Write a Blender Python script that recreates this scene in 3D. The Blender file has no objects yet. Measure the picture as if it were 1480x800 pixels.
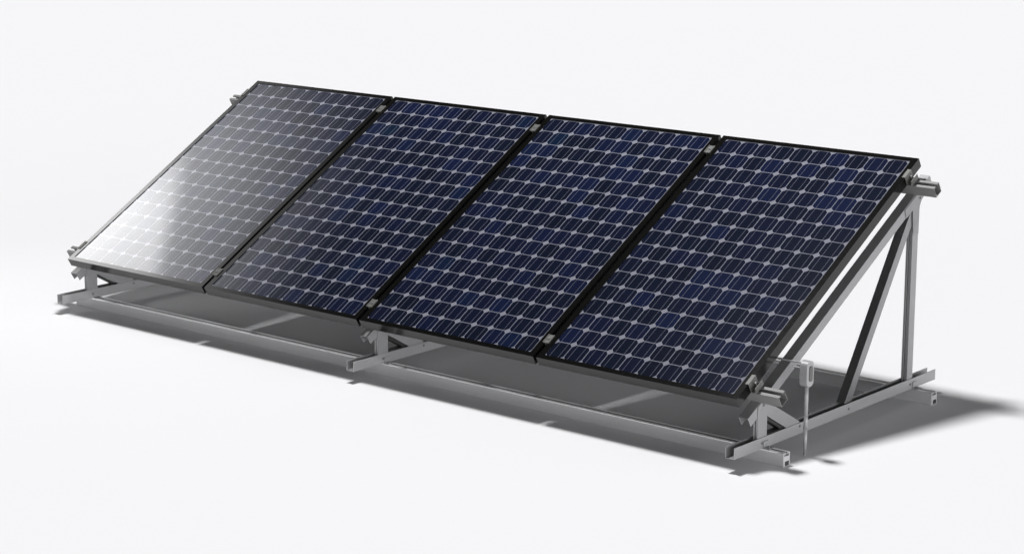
import bpy, bmesh, math, random
from mathutils import Vector, Matrix
random.seed(4)
S = bpy.context.scene
C = S.collection

# ------------------------------------------------------------------ camera
cam_d = bpy.data.cameras.new("camera")
cam = bpy.data.objects.new("camera", cam_d)
C.objects.link(cam)
cam.location = (8.5362, -6.6635, 2.5171)
cam.rotation_euler = (1.3543, 0.0, 0.7000)
cam_d.sensor_width = 36.0
cam_d.lens = 36.0 * 3110.3 / 1480.0
cam_d.clip_start = 0.1
cam_d.clip_end = 2000.0
S.camera = cam
S.render.resolution_x = 1024
S.render.resolution_y = 553

# ------------------------------------------------------------------ world: dim studio surround, pale near the horizon, dark overhead
W = bpy.data.worlds.new("World")
S.world = W
W.use_nodes = True
nt = W.node_tree
nt.nodes.clear()
wo = nt.nodes.new("ShaderNodeOutputWorld")
bg = nt.nodes.new("ShaderNodeBackground")
tc = nt.nodes.new("ShaderNodeTexCoord")
sx = nt.nodes.new("ShaderNodeSeparateXYZ")
cr = nt.nodes.new("ShaderNodeValToRGB")
cr.color_ramp.interpolation = 'EASE'
e = cr.color_ramp.elements
e[0].position = 0.0; e[0].color = (1.0, 1.0, 1.02, 1)
e[1].position = 0.60; e[1].color = (0.010, 0.010, 0.0115, 1)
el = e.new(0.235); el.color = (0.95, 0.95, 0.97, 1)
el = e.new(0.30); el.color = (0.035, 0.035, 0.036, 1)
nt.links.new(tc.outputs["Generated"], sx.inputs[0])
nt.links.new(sx.outputs[2], cr.inputs[0])
nt.links.new(cr.outputs[0], bg.inputs[0])
dt = nt.nodes.new("ShaderNodeVectorMath"); dt.operation = 'DOT_PRODUCT'      # fill added from the right to lift the shadow beyond the rack
dt.inputs[1].default_value = (0.985, -0.17, 0.0)
nt.links.new(tc.outputs["Generated"], dt.inputs[0])
mr = nt.nodes.new("ShaderNodeMapRange"); mr.interpolation_type = 'SMOOTHSTEP'
nt.links.new(dt.outputs["Value"], mr.inputs[0])
mr.inputs[1].default_value = 0.25; mr.inputs[2].default_value = 0.97
mr.inputs[3].default_value = 0.42; mr.inputs[4].default_value = 5.8
nt.links.new(mr.outputs[0], bg.inputs[1])
nt.links.new(bg.outputs[0], wo.inputs[0])

# ------------------------------------------------------------------ lamps
# overhead studio lamp whose beam widens like a batwing reflector, so the floor is evenly lit
kd = bpy.data.lights.new("overhead_lamp", 'POINT')
kd.energy = 1580.0
kd.shadow_soft_size = 0.46
kd.color = (1.0, 0.995, 1.0)
kd.use_nodes = True
kn = kd.node_tree
kn.nodes.clear()
ko = kn.nodes.new("ShaderNodeOutputLight")
ke = kn.nodes.new("ShaderNodeEmission")
kg = kn.nodes.new("ShaderNodeNewGeometry")
ks = kn.nodes.new("ShaderNodeSeparateXYZ")
def kmath(op, a, b):
    m = kn.nodes.new("ShaderNodeMath"); m.operation = op
    for i, v in enumerate((a, b)):
        if v is None: continue
        if isinstance(v, float): m.inputs[i].default_value = v
        else: kn.links.new(v, m.inputs[i])
    return m.outputs[0]
kn.links.new(kg.outputs["Incoming"], ks.inputs[0])
ca = kmath('MAXIMUM', kmath('ABSOLUTE', ks.outputs[2], None), 0.12)
kn.links.new(kmath('POWER', ca, -3.0), ke.inputs[1])
kn.links.new(ke.outputs[0], ko.inputs[0])
key = bpy.data.objects.new("overhead_lamp", kd)
C.objects.link(key)
key.location = (1.95, 0.42, 6.3)

# large softbox beyond the left end: its reflection is the glare on the leftmost panel;
# emission pattern shaped to give that glare its edge, bright corner and fading haze
SBW, SBH = 2.8, 2.3
sd = bpy.data.lights.new("softbox_lamp", 'AREA')
sd.shape = 'RECTANGLE'
sd.size = SBW
sd.size_y = SBH
sd.energy = 0.205 * SBW * SBH
sd.spread = math.radians(40)
sd.use_nodes = True
kn = sd.node_tree
kn.nodes.clear()
ko = kn.nodes.new("ShaderNodeOutputLight")
ke = kn.nodes.new("ShaderNodeEmission")
kg = kn.nodes.new("ShaderNodeNewGeometry")
ks = kn.nodes.new("ShaderNodeSeparateXYZ")
kn.links.new(kg.outputs["Parametric"], ks.inputs[0])
def smooth(v, lo, hi):
    m = kn.nodes.new("ShaderNodeMapRange"); m.interpolation_type = 'SMOOTHSTEP'
    kn.links.new(v, m.inputs[0]); m.inputs[1].default_value = lo; m.inputs[2].default_value = hi
    m.inputs[3].default_value = 0.0; m.inputs[4].default_value = 1.0
    return m.outputs[0]
sa = kmath('MULTIPLY', kmath('SUBTRACT', ks.outputs[0], 0.5), SBW)
sb = kmath('MULTIPLY', kmath('SUBTRACT', ks.outputs[1], 0.5), SBH)
edge = kmath('SUBTRACT', kmath('ADD', kmath('MULTIPLY', sa, 0.28), -0.17), sb)
core = kmath('MULTIPLY', smooth(edge, -0.07, 0.10), smooth(sa, -0.40, 0.55))
core = kmath('MULTIPLY', core, kmath('ADD', kmath('MULTIPLY', smooth(sb, -0.1, -0.7), 0.5), 0.62))
dim = kmath('MULTIPLY', smooth(sb, 1.10, -0.25), smooth(sa, -1.6, 0.3))
ke_s = kmath('ADD', kmath('MULTIPLY', core, 4.0), kmath('MULTIPLY', dim, 1.4))
kn.links.new(ke_s, ke.inputs[1])
kn.links.new(ke.outputs[0], ko.inputs[0])
soft = bpy.data.objects.new("softbox_lamp", sd)
C.objects.link(soft)
sz = (Vector((-3.0, 1.5, 3.6)) - Vector((0.5, 0.6, 0.6))).normalized()
sxv = Vector((0, 0, 1)).cross(sz).normalized()
soft.matrix_world = Matrix.Translation((-3.0, 1.5, 3.6)) @ Matrix((sxv, sz.cross(sxv), sz)).transposed().to_4x4()

S.view_settings.view_transform = 'Standard'
S.view_settings.look = 'None'
S.view_settings.exposure = 0.0
S.view_settings.gamma = 1.0

# ------------------------------------------------------------------ measurements (metres)
PW, PL, PD, GAP = 1.0, 1.5393, 0.043, 0.0178      # panel width, length, frame depth, gap
TH, H0 = 0.5242, 0.2796                            # tilt, height of the panels' lower edge
HP = 0.0488                                        # purlin depth
XO = (4.0868, 2.0525, 0.0178)                      # outer right faces of the three supports
WB = 0.0431                                        # cross beam width
HR, HB = 0.0551, 0.0461                            # base rail height, cross beam height
X0R, X1R = -0.118, 4.1867
cT, sT = math.cos(TH), math.sin(TH)
Dv = Vector((0, cT, sT))        # up the slope
Nv = Vector((0, sT, -cT))       # down through the panels
Xv = Vector((1, 0, 0)); Yv = Vector((0, 1, 0)); Zv = Vector((0, 0, 1))
B0 = Vector((0, 0, H0))
def sl(x, s, off):
    return B0 + Xv * x + Dv * s + Nv * off

# ------------------------------------------------------------------ materials
def new_mat(name):
    m = bpy.data.materials.new(name); m.use_nodes = True
    return m, m.node_tree, m.node_tree.nodes["Principled BSDF"]
class NB:
    def __init__(s, t): s.t = t
    def n(s, k): return s.t.nodes.new(k)
    def put(s, v, sock):
        if v is None: return
        if isinstance(v, (int, float)): sock.default_value = v
        elif isinstance(v, tuple): sock.default_value = v
        else: s.t.links.new(v, sock)
    def m(s, op, a, b=None, c=None):
        x = s.n("ShaderNodeMath"); x.operation = op
        s.put(a, x.inputs[0]); s.put(b, x.inputs[1]); s.put(c, x.inputs[2])
        return x.outputs[0]
    def mix(s, f, a, b):
        x = s.n("ShaderNodeMix"); x.data_type = 'RGBA'
        s.put(f, x.inputs[0]); s.put(a, x.inputs[6]); s.put(b, x.inputs[7])
        return x.outputs[2]

def metal(name, col, metallic, rough, var=0.10, scale=26.0, brushed=None, bump=0.03):
    m, t, p = new_mat(name); b = NB(t)
    tcn = b.n("ShaderNodeTexCoord"); mp = b.n("ShaderNodeMapping")
    t.links.new(tcn.outputs["Object"], mp.inputs[0])
    if brushed: mp.inputs["Scale"].default_value = brushed
    nz = b.n("ShaderNodeTexNoise"); nz.inputs["Scale"].default_value = scale
    nz.inputs["Detail"].default_value = 5
    t.links.new(mp.outputs[0], nz.inputs[0])
    f = nz.outputs[0]
    lo = tuple(c * (1 - var) for c in col) + (1,)
    hi = tuple(min(1, c * (1 + var)) for c in col) + (1,)
    t.links.new(b.mix(f, lo, hi), p.inputs["Base Color"])
    p.inputs["Metallic"].default_value = metallic
    t.links.new(b.m('MULTIPLY_ADD', f, 0.10, rough - 0.05), p.inputs["Roughness"])
    bp = b.n("ShaderNodeBump"); bp.inputs["Strength"].default_value = bump; bp.inputs["Distance"].default_value = 0.001
    t.links.new(f, bp.inputs["Height"]); t.links.new(bp.outputs[0], p.inputs["Normal"])
    return m
M_alu = metal("brushed_aluminium", (0.29, 0.29, 0.295), 0.42, 0.42)
M_cross = metal("zinc_coated_steel", (0.34, 0.34, 0.345), 0.45, 0.40, 0.08, 30, (1, 0.15, 1), 0.0)
M_lip = metal("lip_highlight", (0.95, 0.95, 0.95), 0.9, 0.14, 0.03, 30, None, 0.0)  # brighter than the rail metal, standing in for highlights along its lips
M_rail = metal("galvanised_steel", (0.50, 0.50, 0.505), 0.30, 0.42, 0.10, 30, (0.15, 1, 1), 0.0)
M_brace = metal("dull_aluminium", (0.29, 0.29, 0.295), 0.88, 0.30)
M_purlin = metal("mill_aluminium", (0.20, 0.20, 0.198), 0.2, 0.62)
M_clamp = metal("clamp_aluminium", (0.115, 0.118, 0.11), 0.15, 0.55)
M_bolt = metal("bolt_steel", (0.22, 0.22, 0.225), 0.5, 0.45)
M_probe = metal("satin_grey_steel", (0.33, 0.33, 0.335), 0.12, 0.38, 0.03, 6)

def frame_mat():
    m, t, p = new_mat("black_anodised_frame"); b = NB(t)
    nz = b.n("ShaderNodeTexNoise"); nz.inputs["Scale"].default_value = 60; nz.inputs["Detail"].default_value = 4
    tcn = b.n("ShaderNodeTexCoord"); t.links.new(tcn.outputs["Object"], nz.inputs[0])
    t.links.new(b.mix(nz.outputs[0], (0.003, 0.0032, 0.003, 1), (0.006, 0.006, 0.0055, 1)), p.inputs["Base Color"])
    t.links.new(b.m('MULTIPLY_ADD', nz.outputs[0], 0.05, 0.12), p.inputs["Roughness"])
    p.inputs["IOR"].default_value = 1.45
    return m
M_frame = frame_mat()

GX0, GPX, GY0, GPY = 0.0265, 0.0940, 0.0205, 0.0935
def laminate_mat():
    m, t, p = new_mat("solar_cells_under_glass"); b = NB(t)
    tcn = b.n("ShaderNodeTexCoord"); s = b.n("ShaderNodeSeparateXYZ")
    t.links.new(tcn.outputs["Object"], s.inputs[0])
    u = b.m('DIVIDE', b.m('SUBTRACT', s.outputs[0], GX0), GPX)
    v = b.m('DIVIDE', b.m('SUBTRACT', s.outputs[1], GY0), GPY)
    iu, iv = b.m('FLOOR', u), b.m('FLOOR', v)
    fu = b.m('SUBTRACT', b.m('FRACT', u), 0.5)
    fv = b.m('SUBTRACT', b.m('FRACT', v), 0.5)
    au, av = b.m('ABSOLUTE', fu), b.m('ABSOLUTE', fv)
    r = b.m('SQRT', b.m('ADD', b.m('MULTIPLY', fu, fu), b.m('MULTIPLY', fv, fv)))
    ins = b.m('MULTIPLY', b.m('LESS_THAN', au, 0.481), b.m('LESS_THAN', av, 0.481))
    ins = b.m('MULTIPLY', ins, b.m('MULTIPLY', b.m('LESS_THAN', r, 0.606), b.m('LESS_THAN', b.m("ADD", au, av), 0.808)))
    # busbars run up the slope, two to a cell
    bar = b.m('LESS_THAN', b.m('ABSOLUTE', b.m('SUBTRACT', au, 0.235)), 0.0095)
    # inside the cell grid only
    gin = b.m('MULTIPLY', b.m('GREATER_THAN', u, 0.0), b.m('LESS_THAN', u, 10.0))
    gin = b.m('MULTIPLY', gin, b.m('MULTIPLY', b.m('GREATER_THAN', v, 0.0), b.m('LESS_THAN', v, 16.0)))
    ins = b.m('MULTIPLY', ins, gin)
    # per cell tint
    oi = b.n("ShaderNodeObjectInfo"); os_ = b.n("ShaderNodeSeparateXYZ")
    t.links.new(oi.outputs["Location"], os_.inputs[0])
    cv = b.n("ShaderNodeCombineXYZ")
    b.put(iu, cv.inputs[0]); b.put(iv, cv.inputs[1])
    b.put(b.m('MULTIPLY', os_.outputs[0], 7.31), cv.inputs[2])
    wn = b.n("ShaderNodeTexWhiteNoise"); wn.noise_dimensions = '3D'
    t.links.new(cv.outputs[0], wn.inputs[0])
    big = b.n("ShaderNodeTexNoise"); big.inputs["Scale"].default_value = 0.33; big.inputs["Detail"].default_value = 2
    t.links.new(cv.outputs[0], big.inputs[0])
    tint = b.n("ShaderNodeValToRGB"); cr = tint.color_ramp
    cr.elements[0].position = 0.0; cr.elements[0].color = (0.0050, 0.0066, 0.0135, 1)
    cr.elements[1].position = 1.0; cr.elements[1].color = (0.0068, 0.0195, 0.062, 1)
    for pos, c in ((0.3, (0.0050, 0.0076, 0.018)), (0.5, (0.0058, 0.0078, 0.022)), (0.68, (0.0058, 0.0100, 0.034)), (0.84, (0.0045, 0.0140, 0.028))):
        el = cr.elements.new(pos); el.color = c + (1,)
    mixv = b.m('ADD', b.m('MULTIPLY', wn.outputs[0], 0.52), b.m('MULTIPLY', big.outputs[0], 0.52))
    b.put(b.m('SUBTRACT', mixv, 0.08), tint.inputs[0])
    # fine crystalline grain and silver print fingers
    gr = b.n("ShaderNodeTexNoise"); gr.inputs["Scale"].default_value = 420; gr.inputs["Detail"].default_value = 2
    t.links.new(tcn.outputs["Object"], gr.inputs[0])
    cell = b.mix(b.m('MULTIPLY', b.m('GREATER_THAN', gr.outputs[0], 0.56), 0.22), tint.outputs[0], (0.018, 0.021, 0.040, 1))
    cell = b.mix(b.m('MULTIPLY', bar, 0.62), cell, (0.20, 0.205, 0.25, 1))
    sheet = (0.205, 0.21, 0.246, 1)
    col = b.mix(ins, sheet, cell)
    b.put(col, p.inputs["Base Color"])
    p.inputs["Roughness"].default_value = 0.155
    p.inputs["IOR"].default_value = 1.45
    p.inputs["Specular IOR Level"].default_value = 0.3
    p.inputs["Coat Weight"].default_value = 1.0
    p.inputs["Coat IOR"].default_value = 1.42
    cn = b.n("ShaderNodeTexNoise"); cn.inputs["Scale"].default_value = 3.0
    t.links.new(tcn.outputs["Object"], cn.inputs[0])
    b.put(b.m('MULTIPLY_ADD', cn.outputs[0], 0.03, 0.025), p.inputs["Coat Roughness"])
    return m
M_lam = laminate_mat()

def plain(name, col, rough, scale=30, var=.08, spec=0.5):
    m, t, p = new_mat(name); b = NB(t)
    nz = b.n("ShaderNodeTexNoise"); nz.inputs["Scale"].default_value = scale
    tcn = b.n("ShaderNodeTexCoord"); t.links.new(tcn.outputs["Object"], nz.inputs[0])
    t.links.new(b.mix(nz.outputs[0], tuple(c * (1 - var) for c in col) + (1,), tuple(min(1, c * (1 + var)) for c in col) + (1,)), p.inputs["Base Color"])
    p.inputs["Roughness"].default_value = rough
    p.inputs["Specular IOR Level"].default_value = spec
    return m
M_back = plain("dark_backsheet", (0.05, 0.05, 0.052), 0.5)
M_black = plain("black_plastic_and_shade", (0.01, 0.01, 0.01), 0.5)  # also colours the shade blocks in the bracket windows
M_ground = plain("white_studio_floor", (0.80, 0.80, 0.81), 0.9, 0.4, 0.004, 0.0)

# ------------------------------------------------------------------ mesh helpers
class MB:
    def __init__(s): s.bm = bmesh.new()
    def hexa(s, p):     # eight corners: bottom ring, top ring
        v = [s.bm.verts.new(q) for q in p]
        for f in ((0, 3, 2, 1), (4, 5, 6, 7), (0, 1, 5, 4), (1, 2, 6, 5), (2, 3, 7, 6), (3, 0, 4, 7)):
            s.bm.faces.new([v[i] for i in f])
    def box(s, a, b, o=Vector((0, 0, 0)), ux=Xv, uy=Yv, uz=Zv):
        g = lambda x, y, z: o + ux * x + uy * y + uz * z
        s.hexa([g(a[0], a[1], a[2]), g(b[0], a[1], a[2]), g(b[0], b[1], a[2]), g(a[0], b[1], a[2]),
                g(a[0], a[1], b[2]), g(b[0], a[1], b[2]), g(b[0], b[1], b[2]), g(a[0], b[1], b[2])])
    def prism(s, poly, o, u, v, w, length):
        """extrude the outline poly (in u, v) from o along w"""
        n = len(poly)
        a = [s.bm.verts.new(o + u * x + v * y) for x, y in poly]
        b = [s.bm.verts.new(o + u * x + v * y + w * length) for x, y in poly]
        s.bm.faces.new(a[::-1]); s.bm.faces.new(b)
        for i in range(n):
            j = (i + 1) % n
            s.bm.faces.new((a[i], a[j], b[j], b[i]))
    def tube(s, p0, p1, r0, r1=None, n=16, cap=True):
        r1 = r0 if r1 is None else r1
        d = (p1 - p0).normalized()
        u = d.orthogonal().normalized(); v = d.cross(u)
        A = []; Bv = []
        for i in range(n):
            t = 2 * math.pi * i / n
            k = u * math.cos(t) + v * math.sin(t)
            A.append(s.bm.verts.new(p0 + k * r0)); Bv.append(s.bm.verts.new(p1 + k * r1))
        for i in range(n):
            j = (i + 1) % n
            s.bm.faces.new((A[i], A[j], Bv[j], Bv[i]))
        if cap: s.bm.faces.new(A[::-1]); s.bm.faces.new(Bv)
    def build(s, name, mat, parent=None, bevel=0.0008, seg=1, smooth=False):
        s.bm.normal_update()
        bmesh.ops.triangulate(s.bm, faces=[f for f in s.bm.faces if len(f.verts) > 4], ngon_method='EAR_CLIP')
        bmesh.ops.recalc_face_normals(s.bm, faces=s.bm.faces)
        me = bpy.data.meshes.new(name); s.bm.to_mesh(me); s.bm.free()
        me.materials.append(mat)
        o = bpy.data.objects.new(name, me); C.objects.link(o)
        if smooth:
            for p in me.polygons: p.use_smooth = len(p.vertices) == 4
        if bevel:
            bv = o.modifiers.new("bevel", 'BEVEL'); bv.width = bevel; bv.segments = seg
            bv.limit_method = 'ANGLE'; bv.angle_limit = math.radians(40)
            bv.harden_normals = False
        if parent:
            o.parent = parent
            o.matrix_parent_inverse = Matrix.Translation(-parent.location) if parent.type == 'EMPTY' else parent.matrix_parent_inverse.copy()
            if parent.type != 'EMPTY': o.matrix_parent_inverse = Matrix.Identity(4)
        return o

def channel(w, h, t, lip=0.0, open_='top'):
    """outline of a folded channel, u across (0..w), v up (0..h)"""
    if lip:
        p = [(0, 0), (w, 0), (w, h), (w - lip, h), (w - lip, h - t * 3), (w - lip + t, h - t * 3), (w - lip + t, h - t), (w - t, h - t), (w - t, t),
             (t, t), (t, h - t), (lip - t, h - t), (lip - t, h - t * 3), (lip, h - t * 3), (lip, h), (0, h)]
    else:
        p = [(0, 0), (w, 0), (w, h), (w - t, h), (w - t, t), (t, t), (t, h), (0, h)]
    if open_ == 'bottom': p = [(x, h - y) for x, y in p]
    return p

# ------------------------------------------------------------------ setting
g = bmesh.new()
# floor sheet big enough to reach the horizon, graded finer near the rack
bmesh.ops.create_grid(g, x_segments=24, y_segments=24, size=900)
me = bpy.data.meshes.new("ground"); g.to_mesh(me); g.free(); me.materials.append(M_ground)
ground = bpy.data.objects.new("ground", me); C.objects.link(ground)
ground["kind"] = "structure"

# ------------------------------------------------------------------ mounting rack
rack = bpy.data.objects.new("mounting_rack", None); C.objects.link(rack)
rack.location = (2.03, 0.7, 0.0)
rack.empty_display_size = 0.3
rack["label"] = "long grey metal rack with triangular supports, carrying the four solar panels"
rack["category"] = "rack"

def part(mb, name, mat, **k): return mb.build(name, mat, rack, **k)

# base rails, with a slot along the top and a hollow foot cavity
for y0 in (0.1357, 1.2889):
    mb = MB(); w = 0.045
    mb.prism([(0, 0), (w, 0), (w, HR), (w - .0165, HR), (w - .0165, HR - .005), (w - .006, HR - .005), (w - .006, HR - .014),
              (.006, HR - .014), (.006, HR - .005), (.0165, HR - .005), (.0165, HR), (0, HR)],
             Vector((X0R, y0, 0.0006)), Yv, Zv, Xv, X1R - X0R)
    rl = part(mb, "base_rail", M_rail)
    for xe, sg in ((X0R, -1), (X1R, 1)):                      # dark foot pad at each rail end
        fp = MB(); x1, x2 = sorted((xe - sg * .004, xe + sg * .0025)); fp.box((x1, y0 + .012, .004), (x2, y0 + .036, .021))
        o = fp.build("foot_pad", M_black, None, bevel=.001); o.parent = rl
    for ya in (.0008, .0292):  # bright strips laid over the lips to draw their highlights
        lp = MB(); lp.box((X0R + .0006, y0 + ya, HR + .0002), (X1R - .0006, y0 + ya + .0145, HR + .0010))
        if ya < .01: lp.box((X0R + .0006, y0 - .0010, HR - .0030), (X1R - .0006, y0 + .0006, HR + .0012))
        else: lp.box((X0R + .0006, y0 + ya - .0008, HR - .0020), (X1R - .0006, y0 + ya - .0001, HR + .0012))
        o = lp.build("slot_lip_highlight", M_lip, None, bevel=0); o.parent = rl

# purlins under the panels
for s0 in (0.0875, 1.4075):
    mb = MB(); w = 0.046
    hp = HP - .001; b_ = PD + 0.0005
    out = channel(w, hp, .0028, .015, 'bottom')
    mb.prism(out, sl(-0.131, s0, b_), Dv, Nv, Xv, 4.182 + 0.131)
    part(mb, "purlin", M_purlin)

def bolt_at(p, axis, r=0.006, h=0.004, parent=None, name="bolt", mat=None):
    mb = MB()
    mb.tube(p - axis * .002, p + axis * .0015, r * 1.5, n=18)
    mb.tube(p + axis * .0015, p + axis * (h + .0015), r, n=6)
    return mb.build(name, mat or M_bolt, parent or rack, bevel=0)

for xo in XO:
    xi = xo - 0.0035
    # cross beam: upward open channel
    mb = MB()
    mb.prism(channel(WB, HB, 0.0032), Vector((xo - WB, -0.0564, HR + .0012)), Xv, Zv, Yv, 1.4942 + 0.0564)
    cb = part(mb, "cross_beam", M_cross)
    for yy in (0.135, 0.775, 1.277):
        bolt_at(Vector((xo, yy, HR + .024)), Xv, 0.0042, .0022)
    # angle cleats fixing the beam to each base rail
    for yy in (0.1357, 1.2889):
        mb = MB()
        mb.box((xo - .0005, yy + .006, HR + .0008), (xo + .030, yy + .039, HR + .0042))
        mb.box((xo + .0008, yy + .006, HR + .0042), (xo + .0042, yy + .039, HR + .030))
        cl = part(mb, "angle_cleat", M_cross)
        bolt_at(Vector((xo + .018, yy + .0225, HR + .004)), Zv, 0.005, .0035)
    # inclined beam: downward open channel under the purlins
    mb = MB()
    wbm = 0.0455
    off = PD + HP
    prof = channel(wbm, 0.042, 0.003, 0.0, 'top')
    mb.prism(prof, sl(xi - .0025 - wbm, -0.006, off + .0005), Xv, Nv, Dv, 1.545 + .006)
    part(mb, "inclined_beam", M_alu)
    # brace from the cross beam to the top of the inclined beam
    bd = Vector((0, 0.3146, 0.4779)).normalized(); bn = Vector((0, bd.z, -bd.y))
    mb = MB()
    L = .035 + (Vector((0, 1.222, .815)) - Vector((0, .7542, .108))).length
    mb.prism(channel(0.040, 0.043, .003), Vector((xi - .0445, .7542, .104)) , Xv, bn, bd, L)
    part(mb, "brace", M_brace)
    # rear post, channel with a slot towards the front
    mb = MB()
    t = .003; w = .030; d = .0455
    prof = [(0, 0), (.011, 0), (.011, .008), (.0145, .008), (.0145, .0), (w, 0), (w, d), (w - t, d), (w - t, d - .006), (t, d - .006), (t, d), (0, d)]
    mb.prism(prof, Vector((xi - w - .0008, 1.2545, HR + .006)), Xv, Yv, Zv, .855 - HR)
    part(mb, "rear_post", M_alu)
    # rear gusset plate joining post, brace and inclined beam
    mb = MB()
    yz = [(1.2560, .735), (1.3000, .735), (1.3004, .840), (1.3035, .855), (1.310, .869), (1.320, .881), (1.335, .892), (1.332, .938), (1.18, .850), (1.195, .815), (1.245, .842)]
    mb.prism(yz, Vector((xi - .0022, 0, 0)), Yv, Zv, Xv, .0027)
    gp = part(mb, "gusset_plate", M_brace, bevel=0)
    bolt_at(Vector((xi + .0006, 1.304, .888)), Xv, 0.0042, .0025)
    # front bracket: folded plate, upright leg and sloping leg
    mb = MB()
    zb = HR + .008
    up = [(.105, zb), (.1700, zb), (.1705, .1815), (.3108, .1014), (.322, .084), (.41, .084), (.404, .109), (.2442, .1985), (.222, .2095), (.198, .2175), (.178, .2265), (.152, .2545), (.1440, .2535), (.105, .2300)]
    mb.prism(up, Vector((xi - .0022, 0, 0)), Yv, Zv, Xv, .0027)
    # folded flanges
    mb.box((xi - .0205, .1052, zb), (xi - .0125, .1082, .205))
    mb.box((xi - .0085, .1052, zb), (xi - .0022, .1082, .205))
    mb.box((xi - .0205, .1082, zb), (xi - .0185, .169, .190))
    # inner folds of the window
    e1 = Vector((0, .3108 - .1705, .1014 - .1815)); le = e1.length; e1.normalize(); e1n = Vector((0, -e1.z, e1.y))
    mb.box((xi - .020, 0, 0), (xi - .0022, le, .003), Vector((0, .1705, .1815)), Xv, e1, e1n if e1n.z > 0 else -e1n)
    part(mb, "front_bracket", M_alu, bevel=0)
    # black blocks added as the deep shade inside the bracket's window
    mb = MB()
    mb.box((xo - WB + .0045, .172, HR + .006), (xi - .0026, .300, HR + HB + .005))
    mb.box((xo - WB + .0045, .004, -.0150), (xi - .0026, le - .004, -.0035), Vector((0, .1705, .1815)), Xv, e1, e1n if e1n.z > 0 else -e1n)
    part(mb, "shade_fill", M_black, bevel=0)
    bolt_at(Vector((xi + .0006, .1448, .2312)), Xv, 0.0042, .0025)
    bolt_at(Vector((xi + .0036, .405, .088)), Xv, 0.004, .002)

# clamps on the purlins
def mid_clamp(x, s):
    mb = MB()
    o = sl(x, s, 0)
    up = -Nv
    mb.box((-.0160, -.025, .0006), (.0160, .025, .0036), o, Xv, Dv, up)      # top plate over both frames
    mb.box((-.0160, -.025, .0036), (-.0110, .025, .0062), o, Xv, Dv, up)
    mb.box((.0110, -.025, .0036), (.0160, .025, .0062), o, Xv, Dv, up)
    mb.box((-.0072, -.025, -.036), (-.0042, .025, .0006), o, Xv, Dv, up)
    mb.box((.0042, -.025, -.036), (.0072, .025, .0006), o, Xv, Dv, up)
    c = part(mb, "mid_clamp", M_clamp, bevel=.0006)
    bolt_at(o + up * .005, up, .0048, .004)
def end_clamp(x, s, sg):
    mb = MB()
    o = sl(x, s, 0); up = -Nv; ux = Xv * sg
    mb.box((-.011, -.028, .0006), (.0065, .028, .0036), o, ux, Dv, up)         # lip on the frame
    mb.box((.0030, -.028, -PD + .003), (.0065, .028, .0006), o, ux, Dv, up)     # web
    mb.box((.0065, -.028, -PD + .003), (.031, .028, -PD + .0062), o, ux, Dv, up)  # foot
    mb.box((.0275, -.028, -PD + .0062), (.031, .028, -.016), o, ux, Dv, up)
    c = part(mb, "end_clamp", M_clamp, bevel=.0006)
    b = MB(); q = o + ux * .018
    b.tube(q + up * (-PD - .010), q + up * -.008, .003, n=12)
    b.tube(q + up * (-PD + .0065), q + up * (-PD + .0125), .0062, n=6)
    b.build("bolt", M_bolt, rack, bevel=0)
for s in (0.112, 1.4300):
    for i in range(1, 4):
        mid_clamp(i * (PW + GAP) - GAP / 2, s)
    end_clamp(4 * PW + 3 * GAP, s, 1)
    end_clamp(0.0, s, -1)

# ------------------------------------------------------------------ solar panels
def make_panel():
    r = bpy.data.objects.new("solar_panel", None); C.objects.link(r)
    r.empty_display_size = 0.2
    r.rotation_euler = (TH, 0, 0)
    def link(mb, name, mat, **k):
        o = mb.build(name, mat, None, **k); o.parent = r; return o
    lx, lb, lt = .029, .0235, .0222
    mb = MB(); t = .002
    # top lips and outer walls, mitred by butting
    mb.box((0, 0, -t), (PW, lb, 0)); mb.box((0, PL - lt, -t), (PW, PL, 0))
    mb.box((0, lb, -t), (lx, PL - lt, 0)); mb.box((PW - lx, lb, -t), (PW, PL - lt, 0))
    mb.box((0, 0, -PD), (PW, t, -t)); mb.box((0, PL - t, -PD), (PW, PL, -t))
    mb.box((0, t, -PD), (t, PL - t, -t)); mb.box((PW - t, t, -PD), (PW, PL - t, -t))
    # return flanges at the underside
    mb.box((t, t, -PD), (PW - t, .028, -PD + t)); mb.box((t, PL - .028, -PD), (PW - t, PL - t, -PD + t))
    mb.box((t, .028, -PD), (.028, PL - .028, -PD + t)); mb.box((PW - .028, .028, -PD), (PW - t, PL - .028, -PD + t))
    bmesh.ops.remove_doubles(mb.bm, verts=mb.bm.verts, dist=1e-6)
    link(mb, "frame", M_frame, bevel=0)
    mb = MB(); mb.box((t * 1.5, t * 1.5, -.0075), (PW - t * 1.5, PL - t * 1.5, -.0034))
    link(mb, "cell_glass", M_lam, bevel=0)
    mb = MB(); mb.box((t * 1.5, t * 1.5, -.0095), (PW - t * 1.5, PL - t * 1.5, -.0079))
    bs = link(mb, "backsheet", M_back, bevel=0)
    mb = MB(); mb.box((.44, 1.33, -.030), (.56, 1.43, -.0098))
    j = mb.build("junction_box", M_black, None, bevel=.003); j.parent = bs
    return r
def copy_tree(o, parent=None):
    c = o.copy(); C.objects.link(c); c.parent = parent
    for ch in list(o.children): copy_tree(ch, c)
    return c
p0 = make_panel()
labels = ["leftmost solar panel, its face washed pale by bright glare",
          "dark solar panel directly beside the pale glaring one, second from the left",
          "dark blue solar panel third from the left, just left of the rightmost one",
          "rightmost solar panel, deep blue cells, nearest the slender grey post"]
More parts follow.
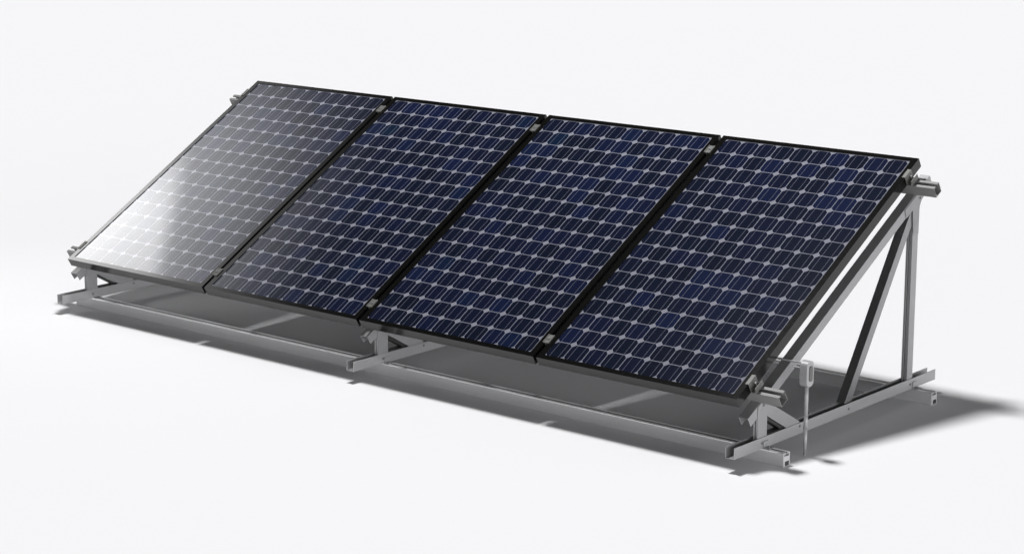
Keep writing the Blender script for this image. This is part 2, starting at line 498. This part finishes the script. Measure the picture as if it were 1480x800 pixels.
for i in range(4):
    o = p0 if i == 0 else copy_tree(p0)
    o.location = (i * (PW + GAP), 0, H0)
    o["label"] = labels[i]; o["category"] = "solar panel"; o["group"] = "solar panels side by side on the metal rack"

# ------------------------------------------------------------------ box headed post at the right end
probe = bpy.data.objects.new("sensor_post", None); C.objects.link(probe)
px, py = 4.165, 0.3225
probe.location = (px, py, 0); probe.empty_display_size = .1
probe["label"] = "slender grey post with small rounded box head beside the rack's right end"
probe["category"] = "post"
def ppart(mb, name, mat, **k): return mb.build(name, mat, probe, **k)
P = lambda z, dx=0, dy=0: Vector((px + dx, py + dy, z))
mb = MB()
mb.tube(P(0.0005), P(0.006), .0048, .0058, n=20)
mb.tube(P(0.006), P(0.115), .0058, .0088, n=20)
mb.tube(P(0.115), P(0.165), .0088, .0082, n=20)
mb.tube(P(0.165), P(0.292), .0080, .0080, n=20)
ppart(mb, "shaft", M_probe, bevel=0, smooth=True)
mb = MB()
def capsule(mb, w, d, z0, z1, x0, cy, n=10):
    """flat capsule standing up: rounded outline in y,z extruded along x"""
    out = []
    r = w / 2
    for i in range(n + 1):
        a = math.pi * i / n
        out.append((cy + r * math.cos(a), z1 - r * .8 + r * .8 * math.sin(a)))
    for i in range(n + 1):
        a = math.pi + math.pi * i / n
        out.append((cy + r * math.cos(a), z0 + r * .8 + r * .8 * math.sin(a)))
    mb.prism(out, Vector((x0, 0, 0)), Yv, Zv, Xv, d)
capsule(mb, .050, .034, .283, .388, px - .019, py)
hd = ppart(mb, "head_box", M_probe, bevel=.004, seg=3)
mb = MB()
capsule(mb, .022, .0035, .305, .368, px + .0152, py + .002)
mb.build("side_window", M_clamp, probe, bevel=.001, seg=2)
mb = MB(); mb.tube(P(.3735, -.012, .004), P(.3735, -.150, .004), .0042, n=14)
ppart(mb, "arm", M_probe, bevel=0)
mb = MB(); mb.tube(P(.3540, -.012, -.004), P(.3540, -.060, -.004), .0036, n=14)
ppart(mb, "arm", M_probe, bevel=0)
mb = MB()
mb.tube(P(.3735, -.148, .004), P(.3735, -.166, .004), .0064, n=6)
ppart(mb, "bolt", M_bolt, bevel=0)
